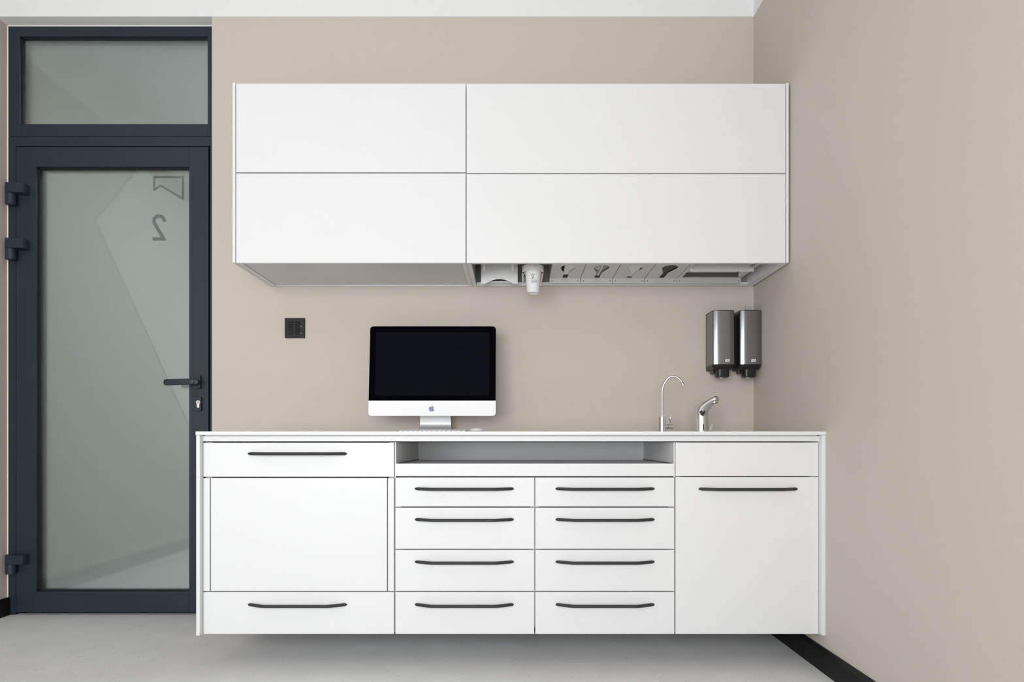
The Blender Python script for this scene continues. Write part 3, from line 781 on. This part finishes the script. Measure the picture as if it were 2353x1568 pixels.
ad = (Vector((0, 0, -1)) + dv * .25).normalized()
bm = bmesh.new(); cyl(bm, ae, ae + ad * .019, .0138, .0132, n=28); obj('aerator', bm, 'chrome', mixr, smooth=40)
bm = bmesh.new(); cyl(bm, ae + ad * .0185, ae + ad * .0198, .0115, n=24); obj('aerator_outlet', bm, 'black_plastic', mixr)
def on_body(pts2, name, m, lift=.0006):     # flat shapes wrapped on the column: (arc metres from the front seen side, z)
    bm = bmesh.new(); a0 = math.atan2(-D - yS, 0 - sx_)
    ring = []
    for l_ in (-.003, lift):
        ring.append([(sx_ + (rS + l_) * math.cos(a0 + u / rS), yS + (rS + l_) * math.sin(a0 + u / rS), z) for u, z in pts2])
    ring_loft(bm, ring); obj(name, bm, m, mixr)
zz = lambda p: Z(p, yS - rS)
on_body([(-.0085, zz(945.2)), (-.003, zz(944)), (.008, zz(944)), (.0140, zz(945.2)), (.0140, zz(949)), (.0095, zz(954)), (.006, zz(956.5)), (-.000, zz(956.5)), (-.004, zz(954)), (-.0085, zz(949))], 'sensor_window', 'black_plastic', .0012)
on_body([(.0050, zz(989)), (.0050, zz(975)), (.0090, zz(975)), (.0090, zz(989))], 'indicator_strip', 'black_plastic')
for u in (-.0030, .0004): on_body([(u, zz(960.5)), (u, zz(957.8)), (u + .0022, zz(957.8)), (u + .0010, zz(960.5))], 'small_mark', 'black_plastic', .0004)
bm = bmesh.new(); zv = Z(989, yS)
cyl(bm, (sx_, yS, zv), (X(1635, yS), yS, zv), .0060, n=20)
ring_loft(bm, [[(a, yS - .005, b), (c, yS - .005, b), (c, yS + .005, b), (a, yS + .005, b)] for a, c, b in ((X(1629, yS), X(1634, yS), Z(988, yS)), (X(1633.5, yS), X(1638.5, yS), Z(976, yS)))])
obj('side_lever', bm, 'chrome', mixr)

# ------------------------------------------------------------------ soap dispensers
def d_outline(x0, x1, depth, inset=0.0):
    """box outline seen from above: flat to the wall, rounded front corners, gently bowed front"""
    cx = (x0 + x1) / 2; hw = (x1 - x0) / 2 - inset
    half = [(hw, -.022)]; x, y = hw, -(depth - inset) + .0243
    half.append((x, y)); a = 90.0
    for r, a1, n in ((.018, 30, 6), (.060, 8, 8), (.118, 0, 4)):    # radii from the corner to the middle of the front
        for i in range(n):
            b = a + (a1 - a) / n
            x -= r * (math.sin(math.radians(a)) - math.sin(math.radians(b))); y -= r * (math.cos(math.radians(b)) - math.cos(math.radians(a)))
            half.append((x, y)); a = b
        a = a1
    return [(cx + u, v) for u, v in half[:-1]] + [(cx - u, v) for u, v in reversed(half)]
def soap(x0, x1, label):
    g = thing('soap_dispenser', label, 'soap dispenser', 'steel soap dispensers in the corner')
    zt, zm, zc, zn = Z(713.5, -.11), Z(837, -.11), Z(847, -.10), Z(867.5, -.10)
    o = d_outline(x0, x1, .112)
    bm = bmesh.new(); prism(bm, [(x1 - .0015, -.0003), (x1 - .0005, -.021), (x0 + .0005, -.021), (x0 + .0015, -.0003)], 'z', zc + .004, zt)
    obj('back_plate', bm, 'grey_plastic', g)
    bm = bmesh.new(); prism(bm, o, 'z', zm, zt); obj('cover', bm, 'brushed', g, smooth=30)
    bm = bmesh.new()
    oo = d_outline(x0, x1, .112, -.0008)
    ring_loft(bm, [[(a, b, zt) for a, b in oo], [(a, b, zt + .002) for a, b in oo], [(a, b, zt + .003) for a, b in d_outline(x0, x1, .112, .002)]])
    bx(bm, x0, x1, -.023, -.0003, zt, zt + .003)
    obj('top_rim', bm, 'black_plastic', g, smooth=30)
    bm = bmesh.new(); f = lambda ins, z: [(a, b, z) for a, b in d_outline(x0, x1, .112, ins)]
    ring_loft(bm, [f(.008, zc - .004), f(.003, zc + .004), f(0.0, zm - .003), f(-.0006, zm)])
    bx(bm, x0 + .003, x1 - .003, -.024, -.0003, zc - .002, zm)
    obj('bottom_cap', bm, 'black_plastic', g, smooth=30)
    cx = (x0 + x1) / 2 + .001
    bm = bmesh.new()
    def br(wx, y0, y1, z, r): return [(a, b, z) for a, b in rounded(cx - wx, cx + wx, y0, y1, r, 5)]
    ring_loft(bm, [br(.0235, -.094, -.052, zn + .001, .012), br(.0265, -.0985, -.05, zn + .004, .014), br(.0270, -.100, -.05, zn + .015, .014), br(.0262, -.099, -.05, zc, .014)])
    pb_ = obj('push_button', bm, 'black_plastic', g, smooth=40)
    bm = bmesh.new(); cyl(bm, (cx - .004, -.074, zn + .002), (cx - .004, -.074, zn - .0015), .007, n=16); obj('nozzle', bm, 'white_plastic', g)
    bm = bmesh.new(); bx(bm, x0 + .012, x0 + .026, -.055, -.026, zn + .020, zc + .002, .003, 2); obj('latch', bm, 'black_plastic', g)
    # badge
    bx_, bz = cx + (.010 if x0 < .94 else .006), Z(829, -.11)
    bm = bmesh.new(); prism(bm, [(bx_ - .0100, bz - .0045), (bx_ - .0085, bz - .0058), (bx_ + .0085, bz - .0058), (bx_ + .0100, bz - .0045), (bx_ + .0100, bz + .003), (bx_ + .0112, bz + .0062), (bx_ + .004, bz + .0048), (bx_ - .002, bz + .0064), (bx_ - .0085, bz + .0040), (bx_ - .0100, bz + .002)], 'y', -.1116, -.1126)
    bd = obj('badge', bm, 'white_print', g)
    me = text_mesh('TORK', .0072)
    for v in me.vertices: v.co = Vector((bx_ + v.co.x, -.1128, bz - .0032 + v.co.y))
    me.materials.clear(); me.materials.append(M['grey_print'])
    t_ = bpy.data.objects.new('badge_lettering', me); C.objects.link(t_); t_.parent = bd
    return g, zt
xa1 = X(1687, -.092); wS = .0945
soap(xa1 - wS, xa1, 'dark brushed steel soap dispenser standing clear of the corner')
xb1 = X(1748.6, -.092)
g, zt = soap(xb1 - wS, xb1, 'dark brushed steel soap dispenser against the corner, clear key on top')
bm = bmesh.new(); prism(bm, rounded(X(1712.5, -.06), X(1725, -.06), zt + .003, Z(700.5, -.06), [0, 0, .004, .004], 4), 'y', -.064, -.058)
obj('clear_key', bm, 'clear', g)
